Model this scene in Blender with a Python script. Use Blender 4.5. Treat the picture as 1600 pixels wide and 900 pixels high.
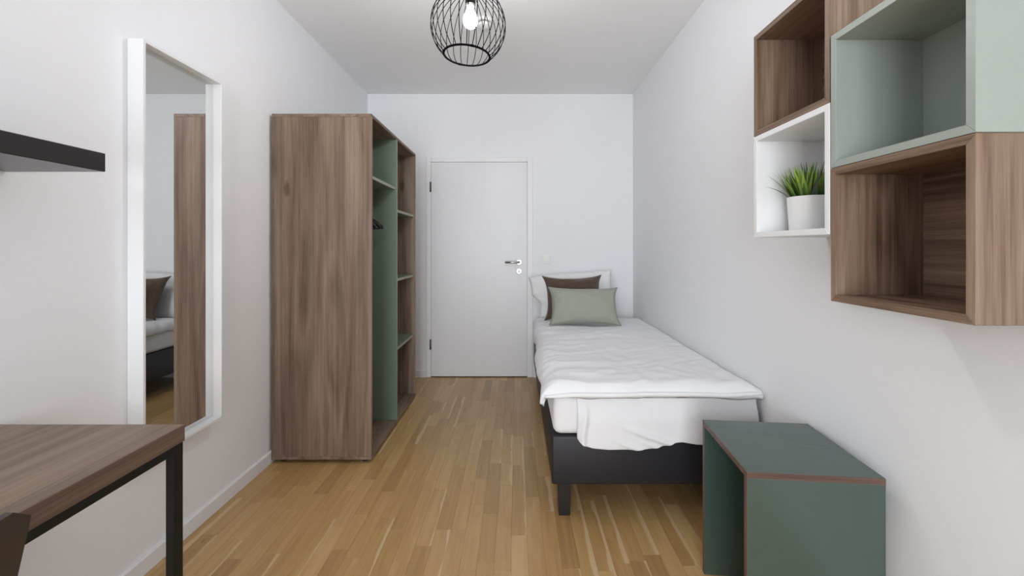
import bpy, bmesh, math, random
from mathutils import Vector, Matrix, noise
R = math.radians
random.seed(11)
scn = bpy.context.scene
for o in list(bpy.data.objects): bpy.data.objects.remove(o)
C = scn.collection

# ------------------------------------------------------------ camera, light, exposure
CAM_H = 1.218
F = 650.0                       # focal length in pixels of a 1600 px wide frame
cam_d = bpy.data.cameras.new('camera')
cam = bpy.data.objects.new('camera', cam_d); C.objects.link(cam)
cam.location = (0, 0, CAM_H); cam.rotation_euler = (R(90), 0, 0)
cam_d.sensor_width = 36; cam_d.lens = F/1600*36
cam_d.shift_x = (800-807)/1600; cam_d.shift_y = (386-450)/1600
cam_d.clip_start = .02
scn.camera = cam

XL, XR, YB, YF, HC = -1.395, 1.092, 3.90, -2.60, 2.652     # room: left, right, back (door), front (window), ceiling
WX0, WX1, WZ0, WZ1 = -1.33, .35, .10, 2.36                  # window opening in the front wall

world = bpy.data.worlds.new('sky'); scn.world = world; world.use_nodes = True
bg = world.node_tree.nodes['Background']
bg.inputs[0].default_value = (.86, .93, 1, 1); bg.inputs[1].default_value = 1.2
ld = bpy.data.lights.new('window_daylight', 'AREA'); ld.shape = 'RECTANGLE'
ld.size = WX1-WX0; ld.size_y = WZ1-WZ0; ld.energy = 128; ld.color = (.915, .962, 1.0)
lo = bpy.data.objects.new('window_daylight', ld); C.objects.link(lo)
lo.location = ((WX0+WX1)/2, YF-.32, (WZ0+WZ1)/2); lo.rotation_euler = (R(90), 0, 0)
vs = scn.view_settings
scn.display_settings.display_device = 'sRGB'
vs.view_transform = 'Standard'; vs.look = 'None'; vs.gamma = 1; vs.use_curve_mapping = False
vs.exposure = 0.08

# ------------------------------------------------------------ helpers
def lin(c):
    return tuple(((v/255)/12.92 if v/255 <= .04045 else ((v/255+.055)/1.055)**2.4) for v in c)
def col(c): return (*lin(c), 1)

MATS = {}
def pmat(name, rgb, rough=.5, metal=0, spec=.5, bump=0, bump_scale=200, var=0, sheen=0):
    if name in MATS: return MATS[name]
    m = bpy.data.materials.new(name); m.use_nodes = True
    nt = m.node_tree; b = nt.nodes['Principled BSDF']
    b.inputs['Base Color'].default_value = col(rgb)
    b.inputs['Roughness'].default_value = rough; b.inputs['Metallic'].default_value = metal
    b.inputs['Specular IOR Level'].default_value = spec
    if sheen: b.inputs['Sheen Weight'].default_value = sheen
    if bump or var:
        tc = nt.nodes.new('ShaderNodeTexCoord')
        n = nt.nodes.new('ShaderNodeTexNoise'); n.inputs['Scale'].default_value = bump_scale; n.inputs['Detail'].default_value = 3
        nt.links.new(tc.outputs['Object'], n.inputs['Vector'])
        if bump:
            bp = nt.nodes.new('ShaderNodeBump'); bp.inputs['Strength'].default_value = bump; bp.inputs['Distance'].default_value = .002
            nt.links.new(n.outputs['Fac'], bp.inputs['Height']); nt.links.new(bp.outputs['Normal'], b.inputs['Normal'])
        if var:
            mx = nt.nodes.new('ShaderNodeMix'); mx.data_type = 'RGBA'
            mx.inputs[6].default_value = col([max(0, v-var) for v in rgb]); mx.inputs[7].default_value = col([min(255, v+var) for v in rgb])
            n2 = nt.nodes.new('ShaderNodeTexNoise'); n2.inputs['Scale'].default_value = bump_scale*.3; n2.inputs['Detail'].default_value = 4
            nt.links.new(tc.outputs['Object'], n2.inputs['Vector'])
            nt.links.new(n2.outputs['Fac'], mx.inputs[0]); nt.links.new(mx.outputs[2], b.inputs['Base Color'])
    MATS[name] = m
    return m

def wood(name, dark, mid, light, axis='z', rough=.42, knots=0.0, scale=1.0, figure=.30, bw=.5):
    """Straight-grained veneer: bands, contour figure, fine pores, running along the given axis."""
    if name in MATS: return MATS[name]
    m = bpy.data.materials.new(name); m.use_nodes = True
    nt = m.node_tree; N = nt.nodes; L = nt.links; b = N['Principled BSDF']
    tc = N.new('ShaderNodeTexCoord'); oi = N.new('ShaderNodeObjectInfo')
    mul = N.new('ShaderNodeMath'); mul.operation = 'MULTIPLY'; mul.inputs[1].default_value = 37.0
    L.new(oi.outputs['Random'], mul.inputs[0])
    add = N.new('ShaderNodeVectorMath'); add.operation = 'ADD'
    L.new(tc.outputs['Object'], add.inputs[0]); L.new(mul.outputs[0], add.inputs[1])
    def stretched(across, along, detail=3, dist=0.0):
        mp = N.new('ShaderNodeMapping')
        mp.inputs['Scale'].default_value = [along*scale if a == axis else across*scale for a in 'xyz']
        L.new(add.outputs[0], mp.inputs['Vector'])
        n = N.new('ShaderNodeTexNoise'); n.inputs['Scale'].default_value = 1; n.inputs['Detail'].default_value = detail
        n.inputs['Distortion'].default_value = dist
        L.new(mp.outputs[0], n.inputs['Vector'])
        return n.outputs['Fac'], mp
    def mth(op, a, bb):
        x = N.new('ShaderNodeMath'); x.operation = op
        for i, v in enumerate((a, bb)):
            if isinstance(v, (int, float)): x.inputs[i].default_value = v
            else: L.new(v, x.inputs[i])
        return x.outputs[0]
    broad, _ = stretched(8, .5, 2.5)
    fibre, _ = stretched(64, 1.0, 5, .4)
    pores, _ = stretched(330, 7, 2)
    contour, _ = stretched(5.5, .55, 1.5, .2)
    ping = mth('PINGPONG', mth('MULTIPLY', contour, 13.0), 1.0)
    v = mth('ADD', mth('MULTIPLY', broad, bw), mth('MULTIPLY', fibre, 1-bw))
    v = mth('ADD', v, mth('MULTIPLY', mth('SUBTRACT', ping, .5), figure*.55))
    v = mth('ADD', v, mth('MULTIPLY', mth('SUBTRACT', pores, .5), .34))
    if knots:
        mp = N.new('ShaderNodeMapping'); mp.inputs['Scale'].default_value = (3.7, 0.0, 1.55)
        L.new(add.outputs[0], mp.inputs['Vector'])
        vo = N.new('ShaderNodeTexVoronoi'); vo.inputs['Scale'].default_value = 1.35
        L.new(mp.outputs[0], vo.inputs['Vector'])
        mr = N.new('ShaderNodeMapRange'); mr.inputs[1].default_value = .01; mr.inputs[2].default_value = .13
        mr.inputs[3].default_value = -knots; mr.inputs[4].default_value = 0; mr.interpolation_type = 'SMOOTHSTEP'
        L.new(vo.outputs['Distance'], mr.inputs[0])
        v = mth('ADD', v, mr.outputs[0])
    cr = N.new('ShaderNodeValToRGB')
    e = cr.color_ramp.elements
    e[0].position = .30; e[0].color = col(dark); e[1].position = .70; e[1].color = col(light)
    x = e.new(.5); x.color = col(mid)
    L.new(v, cr.inputs[0]); L.new(cr.outputs[0], b.inputs['Base Color'])
    b.inputs['Roughness'].default_value = rough; b.inputs['Specular IOR Level'].default_value = .4
    bp = N.new('ShaderNodeBump'); bp.inputs['Strength'].default_value = .12; bp.inputs['Distance'].default_value = .001
    L.new(v, bp.inputs['Height']); L.new(bp.outputs['Normal'], b.inputs['Normal'])
    MATS[name] = m
    return m

def wpos(o):
    v = Vector((0, 0, 0))
    while o: v += o.location; o = o.parent
    return v
def link(name, me, mat, parent=None, smooth=False):
    o = bpy.data.objects.new(name, me); C.objects.link(o)
    if mat: me.materials.append(mat)
    if parent: o.parent = parent
    if smooth:
        for p in me.polygons: p.use_smooth = True
    return o
def from_bm(name, bm, mat, parent=None, smooth=False):
    if parent:
        off = wpos(parent); bmesh.ops.translate(bm, verts=bm.verts, vec=-off)
    me = bpy.data.meshes.new(name); bm.to_mesh(me); bm.free()
    return link(name, me, mat, parent, smooth)
def bm_box(bm, x0, x1, y0, y1, z0, z1):
    vs_ = [bm.verts.new(p) for p in ((x0,y0,z0),(x1,y0,z0),(x1,y1,z0),(x0,y1,z0),(x0,y0,z1),(x1,y0,z1),(x1,y1,z1),(x0,y1,z1))]
    for f in ((0,3,2,1),(4,5,6,7),(0,1,5,4),(1,2,6,5),(2,3,7,6),(3,0,4,7)): bm.faces.new([vs_[i] for i in f])
    return vs_
def bevel(bm, w, seg=1):
    bmesh.ops.bevel(bm, geom=list(bm.edges), offset=w, segments=seg, affect='EDGES', profile=.5)
def box(name, x0, x1, y0, y1, z0, z1, mat, parent=None, bev=.0012, seg=1, smooth=False):
    bm = bmesh.new(); bm_box(bm, x0, x1, y0, y1, z0, z1)
    if bev: bevel(bm, bev, seg)
    return from_bm(name, bm, mat, parent, smooth)
def boxes(name, lst, mat, parent=None):
    bm = bmesh.new()
    for b in lst: bm_box(bm, *b)
    return from_bm(name, bm, mat, parent)
def prism(name, poly, axis, a0, a1, mat, parent=None, bev=0):
    """poly: 2-D outline in the two axes other than `axis` (in xyz order), extruded a0..a1."""
    bm = bmesh.new()
    def P(p, a):
        return {'x': (a, p[0], p[1]), 'y': (p[0], a, p[1]), 'z': (p[0], p[1], a)}[axis]
    A = [bm.verts.new(P(p, a0)) for p in poly]; B = [bm.verts.new(P(p, a1)) for p in poly]
    bm.faces.new(A); bm.faces.new(B[::-1])
    n = len(poly)
    for i in range(n): bm.faces.new((A[i], B[i], B[(i+1) % n], A[(i+1) % n]))
    bmesh.ops.recalc_face_normals(bm, faces=bm.faces)
    if bev: bevel(bm, bev)
    return from_bm(name, bm, mat, parent)
def lathe(name, prof, center, mat, parent=None, seg=40, axis='z', smooth=True):
    bm = bmesh.new(); rings = []
    for r, h in prof:
        ring = []
        for k in range(seg):
            a = 2*math.pi*k/seg; c, s = r*math.cos(a), r*math.sin(a)
            p = {'z': (c, s, h), 'y': (c, h, s), 'x': (h, c, s)}[axis]
            ring.append(bm.verts.new(Vector(p)+Vector(center)))
        rings.append(ring)
    for i in range(len(rings)-1):
        for k in range(seg):
            bm.faces.new((rings[i][k], rings[i][(k+1) % seg], rings[i+1][(k+1) % seg], rings[i+1][k]))
    bm.faces.new(rings[0]); bm.faces.new(rings[-1])
    bmesh.ops.recalc_face_normals(bm, faces=bm.faces)
    o = from_bm(name, bm, mat, parent, smooth)
    if smooth:
        o.data.set_sharp_from_angle(angle=R(40))
    return o
def tube_bm(bm, pts, r, seg=8, closed=False):
    pts = [Vector(p) for p in pts]; n = len(pts); rings = []
    up = None
    for i, p in enumerate(pts):
        a = pts[i-1] if (i > 0 or closed) else p
        c = pts[(i+1) % n] if (i < n-1 or closed) else p
        t = (c-a).normalized()
        if up is None:
            up = t.orthogonal().normalized()
        up = (up - t*up.dot(t)).normalized(); s = t.cross(up)
        rr = r[i] if isinstance(r, (list, tuple)) else r
        rings.append([bm.verts.new(p + (up*math.cos(2*math.pi*k/seg) + s*math.sin(2*math.pi*k/seg))*rr) for k in range(seg)])
    m = n if closed else n-1
    for i in range(m):
        A, B = rings[i], rings[(i+1) % n]
        for k in range(seg): bm.faces.new((A[k], A[(k+1) % seg], B[(k+1) % seg], B[k]))
    if not closed:
        bm.faces.new(rings[0][::-1]); bm.faces.new(rings[-1])
def tube(name, pts, r, mat, parent=None, seg=8, closed=False):
    bm = bmesh.new(); tube_bm(bm, pts, r, seg, closed)
    bmesh.ops.recalc_face_normals(bm, faces=bm.faces)
    return from_bm(name, bm, mat, parent, True)
def thing(name, label, cat, loc=(0, 0, 0), group=None):
    o = bpy.data.objects.new(name, None); C.objects.link(o); o.location = loc
    o.empty_display_size = .05
    return tag(o, label, cat, group)
def tag(o, label, cat, group=None):
    o['label'] = label; o['category'] = cat
    if group: o['group'] = group
    return o
def struct(o, label=None, cat=None):
    o['kind'] = 'structure'
    if label: o['label'] = label
    if cat: o['category'] = cat
    return o

# ------------------------------------------------------------ materials
M_wall = pmat('white_wall_paint', (243, 243.5, 245.5), .85, bump=.10, bump_scale=260, spec=.25)
M_ceil = pmat('white_ceiling_paint', (246, 246, 246), .9, bump=.08, bump_scale=200, spec=.2)
M_trim = pmat('white_lacquer', (238, 238, 239), .38)
M_door = pmat('white_door_lacquer', (228, 228, 230), .35)
M_wcube = pmat('white_cube_lacquer', (240, 240, 241), .4)
M_steel = pmat('brushed_steel', (190, 190, 190), .28, 1)
M_steel_d = pmat('dark_steel', (95, 95, 95), .4, 1)
M_black = pmat('black_metal', (20, 20, 19), .5, 0, .35)
M_cage = pmat('matt_black_wire', (14, 14, 14), .95, 0, .08)
M_hole = pmat('black_hole', (15, 15, 15), .9)
M_blackwood = pmat('black_brown_shelf', (28, 26, 23), .28, var=3, bump_scale=60)
M_green = pmat('dark_green_board', (66, 84, 77), .22, var=2, bump_scale=40, spec=.8)
M_green2 = pmat('wardrobe_green_board', (114, 130, 114), .45, var=2, bump_scale=40)
M_greenedge = pmat('pale_green_edge', (150, 150, 132), .5)
M_sage = pmat('pale_sage_lacquer', (160, 168, 160), .38, var=1, bump_scale=30)
W_DARK, W_MID, W_LIGHT = (92, 72, 58), (125, 103, 87), (152, 132, 114)
M_wood = {a: wood('wardrobe_walnut_'+a, W_DARK, W_MID, W_LIGHT, a, .5, knots=.40, figure=.24, bw=.60) for a in 'xyz'}
M_wal = {a: wood('cube_walnut_'+a, (88, 67, 52), (130, 106, 88), (156, 132, 112), a, .42, figure=.34, bw=.42) for a in 'xyz'}
M_desk = {a: wood('desk_walnut_'+a, (94, 76, 63), (128, 107, 90), (150, 129, 110), a, .42) for a in 'xyz'}
M_band = wood('walnut_edge_band', (74, 54, 46), (104, 80, 70), (130, 104, 90), 'x', .5)
M_deskband_shaded = wood('desk_edge_band_shaded', (70, 54, 44), (100, 80, 67), (124, 102, 87), 'y', .55)  # darker edge veneer, with some of the edge's shade mixed into its colour
M_bandz = wood('walnut_edge_band_z', (74, 54, 46), (104, 80, 70), (130, 104, 90), 'z', .5)
M_white_fab = pmat('white_cotton', (238, 238, 240), .9, bump=.12, bump_scale=900, spec=.2, sheen=.15)
M_pillow_w = pmat('white_pillow_cotton', (240, 240, 241), .9, bump=.12, bump_scale=900, spec=.2, sheen=.1)
M_base = pmat('dark_bed_vinyl', (33, 33, 38), .48, bump=.15, bump_scale=500, spec=.45)
M_bedleg = pmat('black_stained_wood', (30, 27, 25), .5)
M_brownfab = pmat('brown_velvet', (84, 66, 52), .85, bump=.3, bump_scale=500, sheen=.3, var=6)
M_sagefab = pmat('sage_linen', (160, 164, 152), .92, bump=.4, bump_scale=700, var=5)
M_soil = pmat('dark_soil', (52, 42, 34), 1, bump=.8, bump_scale=200)
M_pot = pmat('white_ceramic', (240, 240, 238), .35)
M_chair = pmat('dark_brown_chair', (58, 49, 42), .5, var=3, bump_scale=30)
M_plastic = pmat('white_plastic', (238, 238, 236), .4)

def mirror_mat():
    m = bpy.data.materials.new('mirror_silver'); m.use_nodes = True; b = m.node_tree.nodes['Principled BSDF']
    b.inputs['Base Color'].default_value = (.80, .81, .80, 1); b.inputs['Metallic'].default_value = 1; b.inputs['Roughness'].default_value = .012
    return m
M_mirror = mirror_mat()
def pane_mat():
    m = bpy.data.materials.new('window_glass'); m.use_nodes = True; nt = m.node_tree
    for n in list(nt.nodes):
        if n.type != 'OUTPUT_MATERIAL': nt.nodes.remove(n)
    out = [n for n in nt.nodes if n.type == 'OUTPUT_MATERIAL'][0]
    t = nt.nodes.new('ShaderNodeBsdfTransparent'); g = nt.nodes.new('ShaderNodeBsdfGlossy'); g.inputs['Roughness'].default_value = .02
    f = nt.nodes.new('ShaderNodeFresnel'); f.inputs[0].default_value = 1.35
    mx = nt.nodes.new('ShaderNodeMixShader')
    nt.links.new(f.outputs[0], mx.inputs[0]); nt.links.new(t.outputs[0], mx.inputs[1]); nt.links.new(g.outputs[0], mx.inputs[2])
    nt.links.new(mx.outputs[0], out.inputs[0])
    return m
M_pane = pane_mat()
def bulb_mat():
    m = bpy.data.materials.new('frosted_bulb_lit'); m.use_nodes = True; b = m.node_tree.nodes['Principled BSDF']
    b.inputs['Base Color'].default_value = col((240, 238, 230)); b.inputs['Roughness'].default_value = .3
    b.inputs['Emission Color'].default_value = (.985, .985, 1, 1); b.inputs['Emission Strength'].default_value = 262
    return m
M_bulb = bulb_mat()

def oak_mat():
    m = bpy.data.materials.new('oak_parquet'); m.use_nodes = True
    nt = m.node_tree; N = nt.nodes; L = nt.links; b = N['Principled BSDF']
    at = N.new('ShaderNodeAttribute'); at.attribute_name = 'strip'
    sep = N.new('ShaderNodeSeparateColor'); L.new(at.outputs['Color'], sep.inputs[0])
    uv = N.new('ShaderNodeUVMap'); uv.uv_map = 'strip_uv'
    sx = N.new('ShaderNodeSeparateXYZ'); L.new(uv.outputs[0], sx.inputs[0])
    def mth(op, a, bb=0.0, c=0.0):
        x = N.new('ShaderNodeMath'); x.operation = op
        for i, v in enumerate((a, bb, c)):
            if isinstance(v, (int, float)): x.inputs[i].default_value = v
            else: L.new(v, x.inputs[i])
        return x.outputs[0]
    off = mth('MULTIPLY', sep.outputs[2], 50.0)
    def vec(sa, sl):
        cv = N.new('ShaderNodeCombineXYZ')
        L.new(mth('MULTIPLY', sx.outputs[0], sa), cv.inputs[0]); L.new(mth('MULTIPLY', sx.outputs[1], sl), cv.inputs[1]); L.new(off, cv.inputs[2])
        return cv.outputs[0]
    def nz(sa, sl, d=3, dist=0.0):
        n = N.new('ShaderNodeTexNoise'); n.inputs['Scale'].default_value = 1; n.inputs['Detail'].default_value = d; n.inputs['Distortion'].default_value = dist
        L.new(vec(sa, sl), n.inputs['Vector']); return n.outputs['Fac']
    fibre = nz(60, 1.6, 4, .5); pores = nz(380, 6, 2); broad = nz(16, 1.2, 2); edge = nz(3, 3.2, 2); cont = nz(14, 1.1, 1.5, .3)
    ping = mth('PINGPONG', mth('MULTIPLY', cont, 11.0), 1.0)
    v = mth('ADD', mth('MULTIPLY', fibre, .35), mth('MULTIPLY', broad, .25))
    v = mth('ADD', v, mth('MULTIPLY', pores, .18)); v = mth('ADD', v, mth('MULTIPLY', ping, .10))
    v = mth('ADD', v, mth('MULTIPLY', mth('SUBTRACT', sep.outputs[0], .5), .60))
    cr = N.new('ShaderNodeValToRGB'); e = cr.color_ramp.elements
    e[0].position = .16; e[0].color = col((162, 126, 80)); e[1].position = .74; e[1].color = col((206, 172, 122))
    x = e.new(.44); x.color = col((187, 149, 98))
    L.new(v, cr.inputs[0])
    # pale sapwood along one edge of some strips
    cx = mth('ADD', mth('MULTIPLY', sx.outputs[0], 15.2), mth('MULTIPLY', mth('SUBTRACT', edge, .5), .9))
    st = N.new('ShaderNodeMapRange'); st.interpolation_type = 'SMOOTHSTEP'
    L.new(cx, st.inputs[0]); L.new(sep.outputs[1], st.inputs[1]); L.new(mth('ADD', sep.outputs[1], .10), st.inputs[2])
    mx = N.new('ShaderNodeMix'); mx.data_type = 'RGBA'
    L.new(mth('MULTIPLY', st.outputs[0], .62), mx.inputs[0]); L.new(cr.outputs[0], mx.inputs[6]); mx.inputs[7].default_value = col((221, 194, 154))
    # small knots
    vo = N.new('ShaderNodeTexVoronoi'); vo.inputs['Scale'].default_value = 1.0; L.new(vec(14, 3.4), vo.inputs['Vector'])
    kn = N.new('ShaderNodeMapRange'); kn.inputs[1].default_value = .03; kn.inputs[2].default_value = .06; kn.inputs[3].default_value = .75; kn.inputs[4].default_value = 0
    L.new(vo.outputs['Distance'], kn.inputs[0])
    gate = mth('GREATER_THAN', sep.outputs[2], .70)
    mk = N.new('ShaderNodeMix'); mk.data_type = 'RGBA'
    L.new(mth('MULTIPLY', kn.outputs[0], gate), mk.inputs[0]); L.new(mx.outputs[2], mk.inputs[6]); mk.inputs[7].default_value = col((84, 58, 36))
    L.new(mk.outputs[2], b.inputs['Base Color'])
    b.inputs['Roughness'].default_value = .31; b.inputs['Specular IOR Level'].default_value = .6
    bp = N.new('ShaderNodeBump'); bp.inputs['Strength'].default_value = .08; bp.inputs['Distance'].default_value = .001
    L.new(v, bp.inputs['Height']); L.new(bp.outputs['Normal'], b.inputs['Normal'])
    return m
M_oak = oak_mat()

# ------------------------------------------------------------ room shell
T = .12
floor = struct(box('floor', XL-T, XR+T, YF-T, YB+T, -.10, -.012, pmat('screed', (120, 110, 98), .9), bev=0))
struct(box('ceiling', XL-T, XR+T, YF-T, YB+T, HC, HC+.1, M_ceil, bev=0))
struct(box('wall_left', XL-T, XL, YF-T, YB+T, -.012, HC, M_wall, bev=0))
struct(box('wall_right', XR, XR+T, YF-T, YB+T, -.012, HC, M_wall, bev=0))
DX0, DX1, DZ = -.800, .100, 2.012                 # door leaf
FX0, FX1, FZ = DX0-.046, DX1+.054, 2.056          # frame outline
struct(boxes('wall_back', [(XL, FX0+.012, YB, YB+T, -.012, HC), (FX1-.012, XR, YB, YB+T, -.012, HC), (FX0+.012, FX1-.012, YB, YB+T, FZ-.012, HC)], M_wall))
struct(boxes('wall_front', [(XL, WX0, YF-T, YF, -.012, HC), (WX1, XR, YF-T, YF, -.012, HC),
                            (WX0, WX1, YF-T, YF, -.012, WZ0), (WX0, WX1, YF-T, YF, WZ1, HC)], M_wall))

# parquet strips, one object each where the photograph shows them
def strip_geo(x0, x1, y0, y1, tone, sap, off):
    c = .0005; z0, z1 = -.012, 0.0
    V = [(x0,y0,z0),(x1,y0,z0),(x1,y1,z0),(x0,y1,z0),(x0,y0,z1-c),(x1,y0,z1-c),(x1,y1,z1-c),(x0,y1,z1-c),(x0+c,y0+c,z1),(x1-c,y0+c,z1),(x1-c,y1-c,z1),(x0+c,y1-c,z1)]
    Fc = [(0,3,2,1),(0,1,5,4),(1,2,6,5),(2,3,7,6),(3,0,4,7),(4,5,9,8),(5,6,10,9),(6,7,11,10),(7,4,8,11),(8,9,10,11)]
    return V, Fc, (tone, sap, off, 1), (x0, y0)
def strip_mesh(name, geos):
    V, Fc, cols, uvs = [], [], [], []
    for v, f, c, (ox, oy) in geos:
        n = len(V); V += v; Fc += [tuple(i+n for i in q) for q in f]
        cols += [c]*len(v); uvs += [(p[0]-ox, p[1]-oy) for p in v]
    me = bpy.data.meshes.new(name); me.from_pydata(V, [], Fc)
    a = me.attributes.new('strip', 'FLOAT_COLOR', 'POINT')
    for i, c in enumerate(cols): a.data[i].color = c
    u = me.uv_layers.new(name='strip_uv')
    for lp in me.loops: u.data[lp.index].uv = uvs[lp.vertex_index]
    return me
rnd = random.Random(5)
rest = []; SW = (XR-XL)/38.0
for k in range(38):
    x0 = XL+k*SW+.00015; x1 = x0+SW-.0003
    y = YF-rnd.uniform(0, .4)
    while y < YB:
        ln = rnd.choice((.22, .29, .36, .40, .44, .50, .56))
        y0, y1 = max(y, YF), min(y+ln, YB)
        if YB-y1 < .08: y1 = YB; ln = y1-y
        if y1-y0 > .02:
            tone = min(1, max(0, rnd.gauss(.5, .15)))
            sap = rnd.uniform(.62, .95) if rnd.random() < .20 else 3.0
            g = strip_geo(x0, x1, y0+.00015, y1-.00015, tone, sap, rnd.random())
            if y1 > 1.50: link('plank', strip_mesh('plank', [g]), M_oak, floor)
            else: rest.append(g)
        y += ln
o = link('planks_near_window', strip_mesh('planks_near_window', rest), M_oak, floor); o['kind'] = 'stuff'
o.name = 'parquet_planks'

# baseboards
BH, BT = .066, .013
def baseboard(name, poly_axis, pts, a0, a1):
    return struct(prism(name, pts, poly_axis, a0, a1, M_trim, bev=0))
pl = [(XL, 0), (XL+BT, 0), (XL+BT, BH-.006), (XL+BT-.005, BH), (XL, BH)]
baseboard('baseboard_left', 'y', pl, YF, YB)
pr = [(XR, 0), (XR-BT, 0), (XR-BT, BH-.006), (XR-BT+.005, BH), (XR, BH)]
baseboard('baseboard_right', 'y', pr, YF, YB-BT)
pb = [(YB, 0), (YB-BT, 0), (YB-BT, BH-.006), (YB-BT+.005, BH), (YB, BH)]
baseboard('baseboard_back', 'x', pb, XL+BT, FX0-.001)
baseboard('baseboard_back_right', 'x', pb, FX1+.001, XR-BT)
pf = [(YF, 0), (YF+BT, 0), (YF+BT, BH-.006), (YF+BT-.005, BH), (YF, BH)]
baseboard('baseboard_front', 'x', pf, XL+BT, XR-BT)

# window behind the camera
win = bpy.data.objects.new('window_1', None); C.objects.link(win); struct(win); win.location = ((WX0+WX1)/2, YF-.08, WZ0)
fw = .06; xm = (WX0+WX1)/2
for nm, bx in (('frame_post', (WX0, WX0+fw)), ('frame_post', (xm-fw/2, xm+fw/2)), ('frame_post', (WX1-fw, WX1))):
    box(nm, bx[0], bx[1], YF-.11, YF-.05, WZ0, WZ1, M_trim, win, .003)
for z in (WZ0, WZ1-fw):
    for a, b_ in ((WX0+fw, xm-fw/2), (xm+fw/2, WX1-fw)): box('frame_rail', a, b_, YF-.11, YF-.05, z, z+fw, M_trim, win, .003)
for a, b_ in ((WX0+fw, xm-fw/2), (xm+fw/2, WX1-fw)): box('pane', a, b_, YF-.083, YF-.077, WZ0+fw, WZ1-fw, M_pane, win, 0)
box('window_sill', WX0-.03, WX1+.03, YF-.05, YF+.10, WZ0-.025, WZ0-.0005, M_trim, win, .004)

# door in the back wall
door = bpy.data.objects.new('door_1', None); C.objects.link(door); struct(door, 'white flush door with steel lever handle in the back wall'); door.location = ((DX0+DX1)/2, YB, 0)
fd = .0135
box('frame_post', FX0, DX0-.0012, YB-fd, YB+.09, 0, FZ, M_trim, door, .004, 2)
box('frame_post', DX1+.0012, FX1, YB-fd, YB+.09, 0, FZ, M_trim, door, .004, 2)
box('frame_head', DX0-.0012, DX1+.0012, YB-fd, YB+.09, DZ+.0012, FZ, M_trim, door, .004, 2)
leaf = box('door_leaf', DX0, DX1, YB-.010, YB+.032, .008, DZ, M_door, door, .003, 2)
box('threshold_gap', DX0-.003, DX1+.003, YB+.000, YB+.09, 0, .006, M_hole, door, 0)
for zc in (1.218+(386-292.5)*.006, 1.218-(537.5-386)*.006):
    h = tube('hinge', [(DX0-.002, YB-.020, zc-.046), (DX0-.002, YB-.020, zc+.046)], .0075, M_steel_d, door, 12)
    tube('hinge_pin', [(DX0-.002, YB-.020, zc-.048), (DX0-.002, YB-.020, zc+.048)], .0045, M_steel, h, 10)
hx, hz = (811-807)*.006, 1.218-(409.5-386)*.006
hd = lathe('handle_rose', [(.0, 0), (.026, 0), (.026, -.006), (.023, -.009), (0, -.009)], (hx, YB-.010, hz), M_steel, door, 32, 'y')
tube('lever_handle', [(hx, YB-.018, hz), (hx, YB-.045, hz), (hx-.003, YB-.056, hz), (hx-.012, YB-.060, hz), (hx-.06, YB-.060, hz), (hx-.130, YB-.060, hz)], .0105, M_steel, hd, 14)
kx, kz = hx, 1.218-(423.5-386)*.006
kp = lathe('keyhole_rose', [(.0, 0), (.026, 0), (.026, -.006), (.023, -.009), (0, -.009)], (kx, YB-.010, kz), M_steel, door, 32, 'y')
boxes('keyhole', [(kx-.005, kx+.005, YB-.0202, YB-.0185, kz-.014, kz+.008)], M_hole, kp)
lathe('door_stud', [(0, 0), (.008, 0), (.008, -.004), (.005, -.006), (0, -.006)], ((820-807)*.006, YB-.010, 1.218+(386-267)*.006), M_plastic, door, 16, 'y')

# light switch
sx_, sz_ = (853.5-807)*.006, 1.218-(404.5-386)*.006
sw = thing('light_switch', 'small square white light switch on the wall beside the door', 'light switch', (sx_, YB, sz_))
f_ = .041
box('switch_frame', sx_-f_, sx_+f_, YB-.009, YB-.0005, sz_-f_, sz_+f_, M_plastic, sw, .003, 2)
box('rocker', sx_-.0275, sx_+.0275, YB-.0125, YB-.0085, sz_-.0275, sz_+.0275, M_plastic, sw, .002, 2)

# smoke detector on the ceiling
sdx, sdy = (757-807)*.00405, 2.63
sd = thing('smoke_detector', 'round white smoke detector on the ceiling behind the lamp', 'smoke detector', (sdx, sdy, HC))
lathe('base_ring', [(0, -.0005), (.052, -.0005), (.054, -.012), (.05, -.018), (0, -.018)], (sdx, sdy, HC), M_plastic, sd)
lathe('cover', [(0, -.024), (.040, -.024), (.044, -.030), (.040, -.042), (.026, -.050), (0, -.052)], (sdx, sdy, HC), M_plastic, sd)
lathe('vent_band', [(0, -.018), (.036, -.018), (.036, -.024), (0, -.024)], (sdx, sdy, HC), M_steel_d, sd)

# ------------------------------------------------------------ wardrobe
AX0, AX1, AY0, AY1, AZ0, AZ1 = -1.379, -.816, 2.342, 3.368, .020, 1.969
t = .018
wd = thing('wardrobe', 'tall open walnut wardrobe with green divider and shelves against left wall', 'wardrobe', ((AX0+AX1)/2, (AY0+AY1)/2, 0))
box('top_panel', AX0, AX1, AY0, AY1, AZ1-t, AZ1, M_wood['y'], wd)
box('bottom_panel', AX0, AX1, AY0, AY1, AZ0, AZ0+t, M_wood['y'], wd)
box('side_panel', AX0, AX1, AY0, AY0+t, AZ0+t, AZ1-t, M_wood['z'], wd)
box('side_panel', AX0, AX1, AY1-t, AY1, AZ0+t, AZ1-t, M_wood['z'], wd)
box('back_panel', AX0+.004, AX0+.012, AY0+t, AY1-t, AZ0+t, AZ1-t, M_green2, wd, 0)
YD = 2.836
dv = box('divider', AX0+.012, AX1-.001, YD, YD+t, AZ0+t, AZ1-t, M_green2, wd)
box('edge_strip', AX1-.001, AX1-.0002, YD+.0005, YD+t-.0005, AZ0+t, AZ1-t, M_greenedge, dv, 0)
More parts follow.
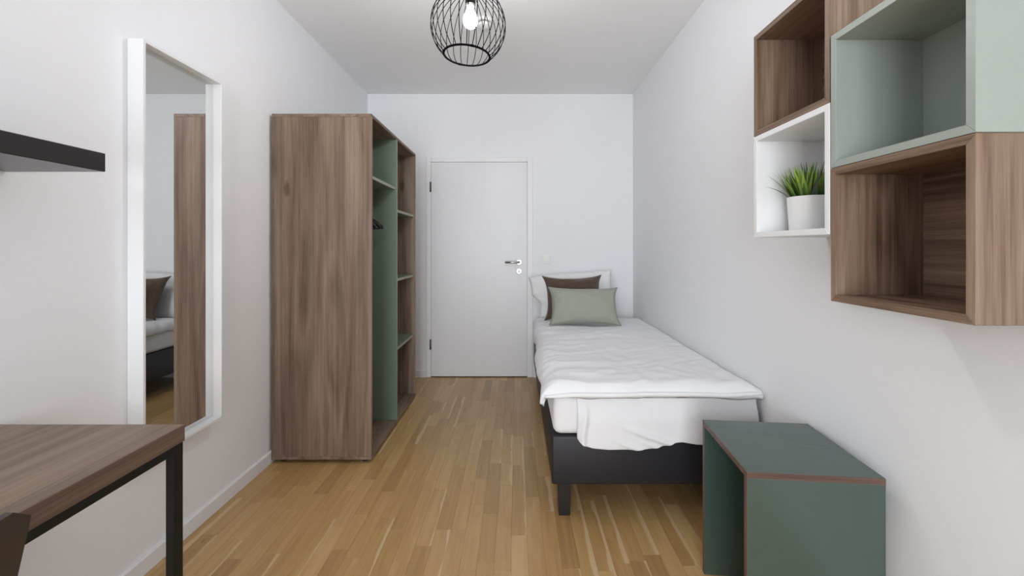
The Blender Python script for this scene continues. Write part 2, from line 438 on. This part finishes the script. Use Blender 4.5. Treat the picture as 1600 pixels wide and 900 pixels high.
def wshelf(y0, y1, z, inset=.012):
    s = box('shelf', AX0+.012, AX1-inset, y0, y1, z-t/2, z+t/2, M_green2, wd)
    box('edge_strip', AX1-inset, AX1-inset+.0008, y0, y1, z-t/2, z+t/2, M_greenedge, s, 0)
wshelf(AY0+t, YD, 1.618)
for z in (1.468, .990, .512): wshelf(YD+t, AY1-t, z)
RX, RZ = -1.10, 1.560
tube('clothes_rail', [(RX, AY0+t, RZ), (RX, YD, RZ)], .012, M_steel, wd, 14)
for x in (AX0+.05, AX1-.05):
    for y in (AY0+.045, (AY0+AY1)/2, AY1-.045):
        lathe('foot', [(0, 0), (.020, 0), (.020, AZ0), (0, AZ0)], (x, y, 0), M_black, wd, 20)
# shelf pins under the top right shelf
for z in (1.468,):
    box('shelf_pin', AX1-.05, AX1-.042, AY1-t-.010, AY1-t, z-t/2-.008, z-t/2, M_steel, wd, .001)

def hanger():
    root = thing('coat_hanger', 'black coat hanger nearest the green divider on the wardrobe rail', 'coat hanger', (RX, 0, 0), 'coat hangers in the wardrobe')
    zt = RZ-.055
    arm = [(-.222, 0, zt-.168), (-.215, 0, zt-.150), (-.17, 0, zt-.118), (-.10, 0, zt-.080), (-.04, 0, zt-.056), (0, 0, zt-.045), (.04, 0, zt-.056), (.10, 0, zt-.080), (.17, 0, zt-.118), (.215, 0, zt-.150), (.222, 0, zt-.168)]
    tube('shoulder_bar', [(RX+p[0], p[1], p[2]) for p in arm], [.008, .011, .011, .009, .008, .008, .008, .009, .011, .011, .008], M_black, root, 10)
    tube('trouser_bar', [(RX-.20, 0, zt-.166), (RX, 0, zt-.170), (RX+.20, 0, zt-.166)], .0045, M_black, root, 8)
    hk = [(0, 0, zt-.045), (0, 0, zt+.012)] + [(.0165*math.cos(a)+.0, 0, RZ-.0 + .0165*math.sin(a)) for a in [R(v) for v in (-50, -15, 20, 55, 90, 125, 160, 190)]]
    tube('hook', [(RX+p[0], p[1], p[2]) for p in hk], .0025, M_steel, root, 8)
    return root
h0 = hanger(); h0.location.y = 2.725
for i, y in enumerate((2.665, 2.60)):
    r = h0.copy(); C.objects.link(r); r.location.y = y; r.rotation_euler.z = R((3, -4)[i])
    r['label'] = ('middle one of the three black coat hangers in the wardrobe', 'black coat hanger nearest the walnut side panel on the wardrobe rail')[i]
    for ch in list(h0.children):
        c = ch.copy(); C.objects.link(c); c.parent = r

# ------------------------------------------------------------ mirror
MY0, MY1, MZ0, MZ1, MXF = 1.490, 1.896, .440, 1.966, -1.337
mr = thing('wall_mirror', 'tall narrow wall mirror in a deep white frame', 'mirror', (XL, (MY0+MY1)/2, MZ0))
mt = .0115; mb = XL+.0005
box('frame_stile', mb, MXF, MY0, MY0+mt, MZ0, MZ1, M_trim, mr)
box('frame_stile', mb, MXF, MY1-mt, MY1, MZ0, MZ1, M_trim, mr)
box('frame_rail', mb, MXF, MY0+mt, MY1-mt, MZ1-mt, MZ1, M_trim, mr)
box('frame_rail', mb, MXF, MY0+mt, MY1-mt, MZ0, MZ0+mt, M_trim, mr)
box('mirror_glass', mb, -1.373, MY0+mt, MY1-mt, MZ0+mt, MZ1-mt, M_mirror, mr, 0)

# ------------------------------------------------------------ black wall shelf
bs = box('wall_shelf', XL+.0005, -1.1236, .04, 1.138, 1.4235, 1.4735, M_blackwood, None, .0015)
tag(bs, 'black floating wall shelf above the desk', 'shelf')

# ------------------------------------------------------------ desk
DKX, DKY, DKZ = -.885, 1.110, .745
dk = thing('desk', 'walnut desk top on a black metal frame by the left wall', 'desk', (-1.135, .50, 0))
box('tabletop', XL+.004, DKX-.001, -.09, DKY, DKZ-.043, DKZ, M_desk['y'], dk, .0006)
box('edge_band', DKX-.001, DKX, -.09, DKY, DKZ-.043, DKZ-.0004, M_deskband_shaded, dk, 0)  # strip added to darken the room-side edge: veneer tone plus painted shade
lz = DKZ-.0432
for x0, x1 in ((XL+.02, XL+.04), (DKX-.0215, DKX-.0015)):
    for y0, y1 in ((-.085, -.052), (DKY-.036, DKY-.003)):
        box('leg', x0, x1, y0, y1, 0, lz, M_black, dk, .0015)
    box('rail', x0, x1, -.052, DKY-.036, lz-.022, lz, M_black, dk, .0012)
for y0, y1 in ((-.085, -.052), (DKY-.036, DKY-.003)):
    box('rail', XL+.04, DKX-.0215, y0, y1, lz-.022, lz, M_black, dk, .0012)

# ------------------------------------------------------------ desk chair (only a corner of its back is in view)
ch = thing('desk_chair', 'dark brown chair back pushed up to the desk, cut by the frame', 'chair', (-.93, .44, 0))
def chair_back():
    bm = bmesh.new(); nu, nv = 14, 16; y0, y1 = .235, .655; zb, zt = .475, .818
    front, back = [], []
    rc = .028
    for j in range(nv+1):
        v = j/nv; rf, rb = [], []
        for i in range(nu+1):
            u = i/nu
            y = y0+(y1-y0)*u; z = zb+(zt-zb)*v
            d = zt-z
            if d < rc:
                ins = rc-math.sqrt(max(0, rc*rc-(rc-d)**2))
                y = (y0+ins)+(y1-y0-2*ins)*u
            x = -.740-.235*(zt-z)*(1-.15*(zt-z)) - .018*(1-(2*u-1)**2)*-1 - .018
            rf.append(bm.verts.new((x-.013, y, z))); rb.append(bm.verts.new((x, y, z)))
        front.append(rf); back.append(rb)
    for j in range(nv):
        for i in range(nu):
            bm.faces.new((front[j][i], front[j][i+1], front[j+1][i+1], front[j+1][i])); bm.faces.new((back[j][i], back[j+1][i], back[j+1][i+1], back[j][i+1]))
    for j in range(nv):
        bm.faces.new((front[j][0], front[j+1][0], back[j+1][0], back[j][0])); bm.faces.new((front[j][nu], back[j][nu], back[j+1][nu], front[j+1][nu]))
    for i in range(nu):
        bm.faces.new((front[0][i], back[0][i], back[0][i+1], front[0][i+1])); bm.faces.new((front[nv][i], front[nv][i+1], back[nv][i+1], back[nv][i]))
    bmesh.ops.recalc_face_normals(bm, faces=bm.faces)
    o = from_bm('backrest', bm, M_chair, ch, True); o.data.set_sharp_from_angle(angle=R(50))
chair_back()
box('seat', -1.235, -.825, .225, .65, .435, .462, M_chair, ch, .010, 3, True)
for y in (.265, .61):
    tube('back_post', [(-.855, y, .44), (-.840, y, .50), (-.800, y, .66)], .009, M_chair, ch, 10)
for x, dx in ((-1.20, -.03), (-.86, .03)):
    for y, dy in ((.265, -.02), (.61, .02)):
        tube('leg', [(x, y, .437), (x+dx, y+dy, 0)], [.014, .010], M_chair, ch, 12)

# ------------------------------------------------------------ cube shelves on the right wall
CXF = .837
def cube(name, label, y0, y1, z0, z1, mats, group='cube shelves on the right wall'):
    r = thing(name, label, 'cube shelf', (XR, (y0+y1)/2, z0), group)
    g = .0006; y0 += g; y1 -= g; z0 += g; z1 -= g; k = .018; x1 = XR-.0006
    def P(nm, poly, m): return prism(nm, poly, 'x', CXF, x1, m, r, .0009)
    P('side_panel', [(y0, z0), (y0, z1), (y0+k, z1-k), (y0+k, z0+k)], mats['z'])
    P('side_panel', [(y1, z0), (y1-k, z0+k), (y1-k, z1-k), (y1, z1)], mats['z'])
    P('top_panel', [(y0, z1), (y1, z1), (y1-k, z1-k), (y0+k, z1-k)], mats['y'])
    P('bottom_panel', [(y0, z0), (y0+k, z0+k), (y1-k, z0+k), (y1, z0)], mats['y'])
    box('back_panel', XR-.026, XR-.018, y0+k, y1-k, z0+k, z1-k, mats['y'], r, 0)
    return r
white = {a: M_wcube for a in 'xyz'}; sage = {a: M_sage for a in 'xyz'}
YA0, YA1 = 1.112, 1.468; YB0, YB1 = .757, 1.109
ZW = 1.251; ZL = CAM_H-.144
cube('cube_shelf', 'white wall cube shelf holding the potted grass', YA0, YA1, ZW, ZW+.354, white)
cube('cube_shelf', 'walnut wall cube shelf above the white one', YA0, YA1, ZW+.354, ZW+.708, M_wal)
cube('cube_shelf', 'walnut wall cube shelf below the pale green one, lowest of all', YB0, YB1, ZL, ZL+.353, M_wal)
cube('cube_shelf', 'pale sage green wall cube shelf at the top right', YB0, YB1, ZL+.353, ZL+.706, sage)

# ------------------------------------------------------------ potted grass
px, py, pz = .955, 1.360, ZW+.0186
pg = thing('potted_grass', 'artificial green grass in a white pot inside the white cube shelf', 'plant', (px, py, pz))
lathe('pot', [(0, 0), (.052, 0), (.054, .003), (.0605, .112), (.0575, .112), (.055, .098), (0, .098)], (px, py, pz), M_pot, pg, 48)
lathe('soil', [(0, .098), (.0545, .098), (.050, .103), (0, .106)], (px, py, pz), M_soil, pg, 30)
def leaf_mat(i, a, b_):
    m = bpy.data.materials.new('grass_blade_%d' % i); m.use_nodes = True; nt = m.node_tree; bs_ = nt.nodes['Principled BSDF']
    tcn = nt.nodes.new('ShaderNodeTexCoord'); s = nt.nodes.new('ShaderNodeSeparateXYZ'); nt.links.new(tcn.outputs['Generated'], s.inputs[0])
    r_ = nt.nodes.new('ShaderNodeValToRGB'); r_.color_ramp.elements[0].color = col(a); r_.color_ramp.elements[1].color = col(b_)
    r_.color_ramp.elements[0].position = .15; r_.color_ramp.elements[1].position = .95
    nt.links.new(s.outputs[2], r_.inputs[0]); nt.links.new(r_.outputs[0], bs_.inputs['Base Color']); bs_.inputs['Roughness'].default_value = .45
    return m
LM = [leaf_mat(0, (62, 92, 40), (134, 172, 56)), leaf_mat(1, (48, 76, 36), (98, 140, 48)), leaf_mat(2, (70, 84, 62), (94, 104, 84)), leaf_mat(3, (80, 112, 44), (168, 200, 84))]
rg = random.Random(3)
def blade(base, az, lean, ln, w, bend, m):
    bm = bmesh.new(); n = 6; L_, Rr = [], []
    d = Vector((math.cos(az), math.sin(az), 0)); side = Vector((-math.sin(az), math.cos(az), 0))
    p = Vector(base); ang = lean
    for i in range(n+1):
        tt = i/n; ww = w*(1-tt**2.2)*(.75+.5*min(1, tt*3))*.5+.0002
        up = Vector((0, 0, 1))*math.cos(ang)+d*math.sin(ang)
        nrm = d*math.cos(ang)-Vector((0, 0, 1))*math.sin(ang)
        L_.append((bm.verts.new(p-side*ww+nrm*ww*.35), bm.verts.new(p), bm.verts.new(p+side*ww+nrm*ww*.35)))
        p = p+up*(ln/n); ang += bend/n
    if any(not (CXF-.03 < q.x < XR-.030 and YA0+.022 < q.y < YA1-.022) for tri in L_ for q in (t_.co for t_ in tri)):
        bm.free(); return None
    for i in range(n):
        for k in range(2): bm.faces.new((L_[i][k], L_[i][k+1], L_[i+1][k+1], L_[i+1][k]))
    return from_bm('leaf', bm, m, pg, True)
for i in range(165):
    az = rg.uniform(0, 2*math.pi); rr = .046*math.sqrt(rg.random())
    base = (px+rr*math.cos(az), py+rr*math.sin(az), pz+.101)
    lean = rr/.046*.42*rg.uniform(.4, 1.2); ln = rg.uniform(.075, .135)*(1-.12*rr/.046)
    # keep tips inside the cube
    blade(base, az+rg.uniform(-.5, .5), lean, ln, rg.uniform(.006, .010), rg.uniform(.1, .55), LM[rg.choice((0, 0, 1, 1, 2, 3))])
blade((px-.045, py+.01, pz+.101), R(172), .75, .100, .008, .75, LM[2])
blade((px-.035, py+.02, pz+.101), R(165), .5, .12, .008, .55, LM[0])

# ------------------------------------------------------------ green side table (open box stool)
hh = .650; STZ = CAM_H-hh
st = thing('side_table', 'dark green open side table with walnut edges at the foot of the bed', 'side table', (0, 0, 0))
sa, sb, k = .372, .366, .018                        # width (towards wall), length
# local frame: x from open left side (0) to wall side (sa); y from near (0) to far (sb)
box('tabletop', .0008, sa, .0008, sb-.0008, STZ-k, STZ, M_green, st, 0)
box('side_panel', .0008, sa, .0008, k, 0, STZ-k, M_green, st, 0)
box('side_panel', .0008, sa, sb-k, sb-.0008, 0, STZ-k, M_green, st, 0)
box('back_panel', sa-k, sa, k, sb-k, STZ-.16, STZ-k, M_green, st, 0)
box('edge_band', 0, sa, 0, .0008, STZ-k, STZ, M_band, st, 0)
box('edge_band', 0, .0008, .0008, sb-.0008, STZ-k, STZ, M_band, st, 0)
box('edge_band', 0, sa, sb-.0008, sb, STZ-k, STZ, M_band, st, 0)
box('edge_band', 0, .0008, 0, k, 0, STZ-k, M_bandz, st, 0)
box('edge_band', 0, .0008, sb-k, sb, 0, STZ-k, M_bandz, st, 0)
st.location = (1.024*hh, 1.849*hh, 0); st.rotation_euler.z = -math.atan2(.054, .558)

# ------------------------------------------------------------ bed
BX0, BX1, BY0, BY1 = .160, 1.078, 1.868, 3.880
bed = thing('bed', 'single box bed base in dark upholstery on black legs', 'bed', ((BX0+BX1)/2, (BY0+BY1)/2, 0))
box('base', BX0, BX1, BY0, BY1, .150, .368, M_base, bed, .008, 3, True)
for x in (BX0+.028, BX1-.09):
    for y in (BY0+.012, BY1-.075):
        bm = bmesh.new(); v_ = bm_box(bm, x, x+.060, y, y+.060, 0, .1505)
        for q in v_[:4]:
            q.co.x = x+.030+(q.co.x-x-.030)*.82; q.co.y = y+.030+(q.co.y-y-.030)*.82
        bevel(bm, .002); from_bm('leg', bm, M_bedleg, bed)
box('side_tag', BX0+.001, BX0+.026, BY0-.0012, BY0-.0002, .212, .2135, M_steel_d, bed, 0)
MZT = .556
mat_o = box('mattress', BX0+.006, BX1, BY0+.004, BY1-.01, .3685, MZT, M_white_fab, None, .035, 5, True)
tag(mat_o, 'white sheeted mattress lying on the dark bed base', 'mattress')

def sstep(a, b, x):
    t_ = min(1, max(0, (x-a)/(b-a))); return t_*t_*(3-2*t_)
def fn(x, y, z=0): return noise.noise(Vector((x, y, z)))
# duvet
def duvet():
    nu, nv = 150, 190
    x_in, x_out, xr = BX0+.055, BX0-.048, XR-.006
    y_in, y_out, yb = BY0+.035, BY0-.022, 3.62
    ztop = MZT+.047
    top, bot = [], []
    bm = bmesh.new()
    for j in range(nv+1):
        v = j/nv
        rt, rb = [], []
        for i in range(nu+1):
            u = i/nu
            # across: left drop then flat
            if u < .16:
                a = (1-u/.16); ang = a*math.pi/2
                X = x_in-(x_in-x_out)*math.sin(ang); dl = .082*(1-math.cos(ang))
            else:
                X = x_in+(xr-x_in)*((u-.16)/.84); dl = .022*sstep(.95, 1, u)
            if v < .10:
                a = 1-v/.10; ang = a*math.pi/2
                Y = y_in-(y_in-y_out)*math.sin(ang); df = .050*(1-math.cos(ang))
            else:
                Y = y_in+(yb-y_in)*((v-.10)/.90); df = .012*sstep(.96, 1, v)
            d = (dl**2.2+df**2.2)**(1/2.2)
            # left overhang shrinks towards the head of the bed
            X += .028*sstep(2.2, 3.6, Y)*max(0, 1-u/.16)
            # folds: mostly running across the bed, fanning from the left edge
            w = 0
            w += .0085*fn(X*1.6+3, Y*3.2, 1)
            q = Y*7.5+1.3*fn(X*2.2, Y*1.1, 5)+X*1.6
            w += .0085*(1-abs(fn(q, X*1.3, 2))*2.0)*sstep(1.1, .2, X)
            q2 = Y*13-X*6+1.0*fn(X*3, Y*3, 8)
            w += .0048*(1-abs(fn(q2, X*2.4, 4))*2.2)
            w += .0060*(1-abs(fn(X*9+Y*3, Y*6-X*3, 9))*2)*.7
            edge = .006*fn(X*7, 3.3, 1.5)
            Y2 = Y+(1-min(1, v/.10))*(.010*fn(X*3.2, .5, .2)+.004*fn(X*11, .2, 4)-.020*sstep(.75, 1.08, X))
            X2 = X+max(0, 1-u/.16)*(.014*fn(Y*4.2, 7.7, .1)+.006*fn(Y*11, 1.7, .5))
            dm = d*(1+.10*fn(X*5, Y*5, 11))
            pt = Vector((min(X2, XR-.004), Y2, ztop+w-dm))
            rt.append(bm.verts.new(pt))
            inn = Vector((pt.x+.020*max(0, 1-u/.16), pt.y+.018*max(0, 1-v/.10), pt.z-.030*(1-.55*max(max(0, 1-u/.16), max(0, 1-v/.10)))-.004))
            inn.z = max(inn.z, MZT+.001) if (inn.x > BX0+.045 and inn.y > BY0+.045) else inn.z
            rb.append(bm.verts.new(inn))
        top.append(rt); bot.append(rb)
    for j in range(nv):
        for i in range(nu):
            bm.faces.new((top[j][i], top[j][i+1], top[j+1][i+1], top[j+1][i]))
            bm.faces.new((bot[j][i], bot[j+1][i], bot[j+1][i+1], bot[j][i+1]))
    for j in range(nv):
        bm.faces.new((top[j][0], top[j+1][0], bot[j+1][0], bot[j][0])); bm.faces.new((top[j][nu], bot[j][nu], bot[j+1][nu], top[j+1][nu]))
    for i in range(nu):
        bm.faces.new((top[0][i], bot[0][i], bot[0][i+1], top[0][i+1])); bm.faces.new((top[nv][i], top[nv][i+1], bot[nv][i+1], bot[nv][i]))
    bmesh.ops.recalc_face_normals(bm, faces=bm.faces)
    o = from_bm('duvet', bm, M_white_fab, None, True)
    # seam roll along the foot edge
    tag(o, 'rumpled white duvet spread over the bed', 'duvet')
    pts = []
    for i in range(61):
        X = BX0-.035+(XR-.012-(BX0-.035))*i/60
        pts.append((X, BY0-.026+.010*fn(X*3.2, .5, .2)+.003*fn(X*9, 4, 4)-.016*sstep(.75, 1.08, X), MZT+.008+.005*fn(X*4, 2, 9)-.010*sstep(.3, .12, X)+.010*sstep(.9, 1.08, X)))
    tube('seam_roll', pts, [.004+.006*min(1, min(i, 60-i)/4) for i in range(61)], M_white_fab, o, 10)
    return o
duvet()

# loose sheet hanging over the foot end
def sheet():
    xs0, xs1 = .272, BX1-.004
    hem = [(.268, .372), (.280, .352), (.305, .336), (.335, .326), (.41, .318), (.51, .320), (.585, .323), (.63, .330), (.70, .350), (.735, .353), (.80, .342), (.90, .336), (1.08, .345)]
    def hz_(x):
        for a, b_ in zip(hem, hem[1:]):
            if a[0] <= x <= b_[0]:
                q = (x-a[0])/(b_[0]-a[0]); return a[1]+(b_[1]-a[1])*q
        return hem[-1][1]
    nu, nv = 120, 40; bm = bmesh.new(); g = []
    for j in range(nv+1):
        v = j/nv; row = []
        for i in range(nu+1):
            u = i/nu; x = xs0+(xs1-xs0)*u
            z = .541+(hz_(x)-.541)*v
            ripple = 0
            # diagonal folds that gather towards the right
            ph = (z-.36)*1.0+(x-.5)*.36
            ripple += .015*math.exp(-((ph-.05)/.012)**2)*sstep(.42, .60, x)
            ripple += .017*math.exp(-((ph-.012)/.010)**2)*sstep(.50, .72, x)
            ripple += .015*math.exp(-((ph+.025)/.012)**2)*sstep(.40, .55, x)
            ripple += .016*math.exp(-((x-.296-.10*(z-.36))/.011)**2)*sstep(.56, .44, z)
            ripple += .006*fn(x*7, z*6, 3)
            y = BY0-.003-.020*sstep(.03, .5, v)-ripple*sstep(0, .3, v)
            y += .008*sstep(.03, 0, u)*sstep(.2, .8, v)*0
            if u < .02: y += .008*(1-u/.02)*sstep(.0, .3, v)
            row.append(bm.verts.new((x+.006*fn(z*14, 1, 1)*(1-u), y, z)))
        g.append(row)
    for j in range(nv):
        for i in range(nu): bm.faces.new((g[j][i], g[j][i+1], g[j+1][i+1], g[j+1][i]))
    bmesh.ops.recalc_face_normals(bm, faces=bm.faces)
    o = from_bm('bed_sheet', bm, M_white_fab, None, True)
    md = o.modifiers.new('cloth_thickness', 'SOLIDIFY'); md.thickness = .002; md.offset = 0
    tag(o, 'loose white bed sheet hanging over the foot of the mattress', 'bed sheet')
sheet()

# pillows and cushions
def pillow(name, label, cat, w, h, th, mat, loc, tilt, yaw=0, roll=0, pinch=.07, seed=0, warp=None):
    nu = nv = 44; bm = bmesh.new(); front = []; back = []
    for j in range(nv+1):
        v = -1+2*j/nv; fr, bk = [], []
        for i in range(nu+1):
            u = -1+2*i/nu
            x = w/2*u*(1-pinch*(1-abs(v)**3)*abs(u)**2); z = h/2*v*(1-pinch*1.1*(1-abs(u)**2.6)*abs(v)**2)
            if warp: x, z = warp(x, z, u, v)
            f = max(0, (1-abs(u)**2.4)*(1-abs(v)**2.4))**.52
            d = th/2*f
            cn = (abs(u)*abs(v))**1.5
            ang = math.atan2(abs(v)-1, abs(u)-1)
            wr = .012*f*fn(u*2.1+seed, v*2.1, seed)+.006*fn(u*5+seed, v*5, seed+7)*min(1, f*2)+.012*cn*fn(ang*7, seed, math.copysign(2, u)+math.copysign(4, v))*min(1, f*3)
            ed = max(abs(u), abs(v))
            edge = (i in (0, nu)) or (j in (0, nv))
            a = bm.verts.new((x, -d-wr+.006*fn(x*6, z*6, seed)*ed, z)); fr.append(a)
            bk.append(a if edge else bm.verts.new((x, d+wr*.5+.006*fn(x*6, z*6, seed)*ed, z)))
        front.append(fr); back.append(bk)
    for j in range(nv):
        for i in range(nu):
            bm.faces.new((front[j][i], front[j][i+1], front[j+1][i+1], front[j+1][i]))
            q = (back[j][i], back[j+1][i], back[j+1][i+1], back[j][i+1])
            if len(set(q)) == 4: bm.faces.new(q)
    loop = [front[0][i].co.copy() for i in range(nu+1)]+[front[j][nu].co.copy() for j in range(1, nv+1)]+[front[nv][i].co.copy() for i in range(nu-1, -1, -1)]+[front[j][0].co.copy() for j in range(nv-1, 0, -1)]
    bmesh.ops.recalc_face_normals(bm, faces=bm.faces)
    me = bpy.data.meshes.new(name); bm.to_mesh(me); bm.free()
    root = thing(name, label, cat, (0, 0, 0))
    link('cover', me, mat, root, True)
    tube('seam', loop, .0022, mat, root, 6, True)
    root.location = loc; root.rotation_euler = Matrix.Rotation(R(yaw), 3, 'Z').to_4x4().to_3x3().to_euler()
    M = Matrix.Rotation(R(yaw), 4, 'Z') @ Matrix.Rotation(R(-tilt), 4, 'X') @ Matrix.Rotation(R(roll), 4, 'Y')
    root.rotation_euler = M.to_euler()
    return root
def droop(x, z, u, v):
    left = max(0, -u)**2
    if v < .15: x += .075*left*sstep(.15, -.35, v)       # lower left side tucked in
    z -= .040*left*max(0, v)
    return x, z
pillow('bed_pillow', 'large white bed pillow leaning on the back wall', 'pillow', .765, .43, .16, M_pillow_w, (.497, 3.735, .785), 14, 0, -2.5, .06, 2, droop)
pillow('cushion', 'dark brown velvet cushion behind the green one', 'cushion', .515, .385, .14, M_brownfab, (.482, 3.512, .795), 22, 2, -1, .15, 5)
pillow('cushion', 'sage green rectangular linen cushion at the front of the bed pillows', 'cushion', .555, .312, .15, M_sagefab, (.528, 3.255, .757), 26, 0, .5, .11, 9)

# ------------------------------------------------------------ cage pendant lamp
LX, LY = (735-807)*.0028, 1.82
ZC = 2.183; RC = .1625; ZH = ZC+.157
lp = thing('pendant_lamp', 'black wire cage pendant lamp hanging from the ceiling', 'lamp', (LX, LY, HC))
TILT = Matrix.Translation(Vector((LX, LY, ZH))) @ Matrix.Rotation(R(3.2), 4, 'Y') @ Matrix.Translation(-Vector((LX, LY, ZH)))
def tl(p): return TILT @ Vector(p)
NW = 28; zb = ZC-.128
for kx_ in range(NW):
    a = 2*math.pi*(kx_+.5)/NW; pts = []
    for i in range(21):
        s = i/20; th = math.acos((zb-ZC)/RC)*(1-s)+math.acos(.157/RC)*s
        pts.append(tl((LX+RC*math.sin(th)*math.cos(a), LY+RC*math.sin(th)*math.sin(a), ZC+RC*math.cos(th))))
    tube('cage_wire', pts, .0019, M_cage, lp, 6)
rb_ = math.sqrt(RC**2-.128**2)
ring = tube('bottom_ring', [tl((LX+rb_*math.cos(2*math.pi*q/64), LY+rb_*math.sin(2*math.pi*q/64), zb)) for q in range(64)], .0046, M_cage, lp, 8, True)
for q in (20, 115, 200, 290):
    a = R(q); c = tl((LX+rb_*math.cos(a), LY+rb_*math.sin(a), zb)); d_ = Vector((-math.sin(a), math.cos(a), 0))
    tube('ring_clip', [c-d_*.007, c+d_*.007], .0055, M_cage, ring, 8)
rt_ = math.sqrt(RC**2-.157**2)
lathe('hub', [(0, 0), (rt_+.004, 0), (rt_+.004, .010), (.018, .018), (.008, .040), (0, .040)], (LX, LY, ZH-.004), M_black, lp, 32)
lathe('socket', [(0, -.066), (.017, -.066), (.0225, -.060), (.0225, -.012), (.020, 0), (0, 0)], (LX, LY, ZH-.003), M_black, lp, 32)
zbu = ZH-.068
lathe('bulb', [(0, -.098), (.010, -.0965), (.020, -.091), (.028, -.081), (.0315, -.068), (.0305, -.054), (.026, -.040), (.019, -.026), (.0150, -.014), (.0140, 0), (0, 0)], (LX, LY, zbu), M_bulb, lp, 32)
tube('cable', [(LX, LY, ZH+.034), (LX, LY, HC-.030)], .0032, M_black, lp, 8)
lathe('ceiling_canopy', [(0, -.0005), (.050, -.0005), (.050, -.022), (.044, -.030), (0, -.031)], (LX, LY, HC), M_black, lp, 36)
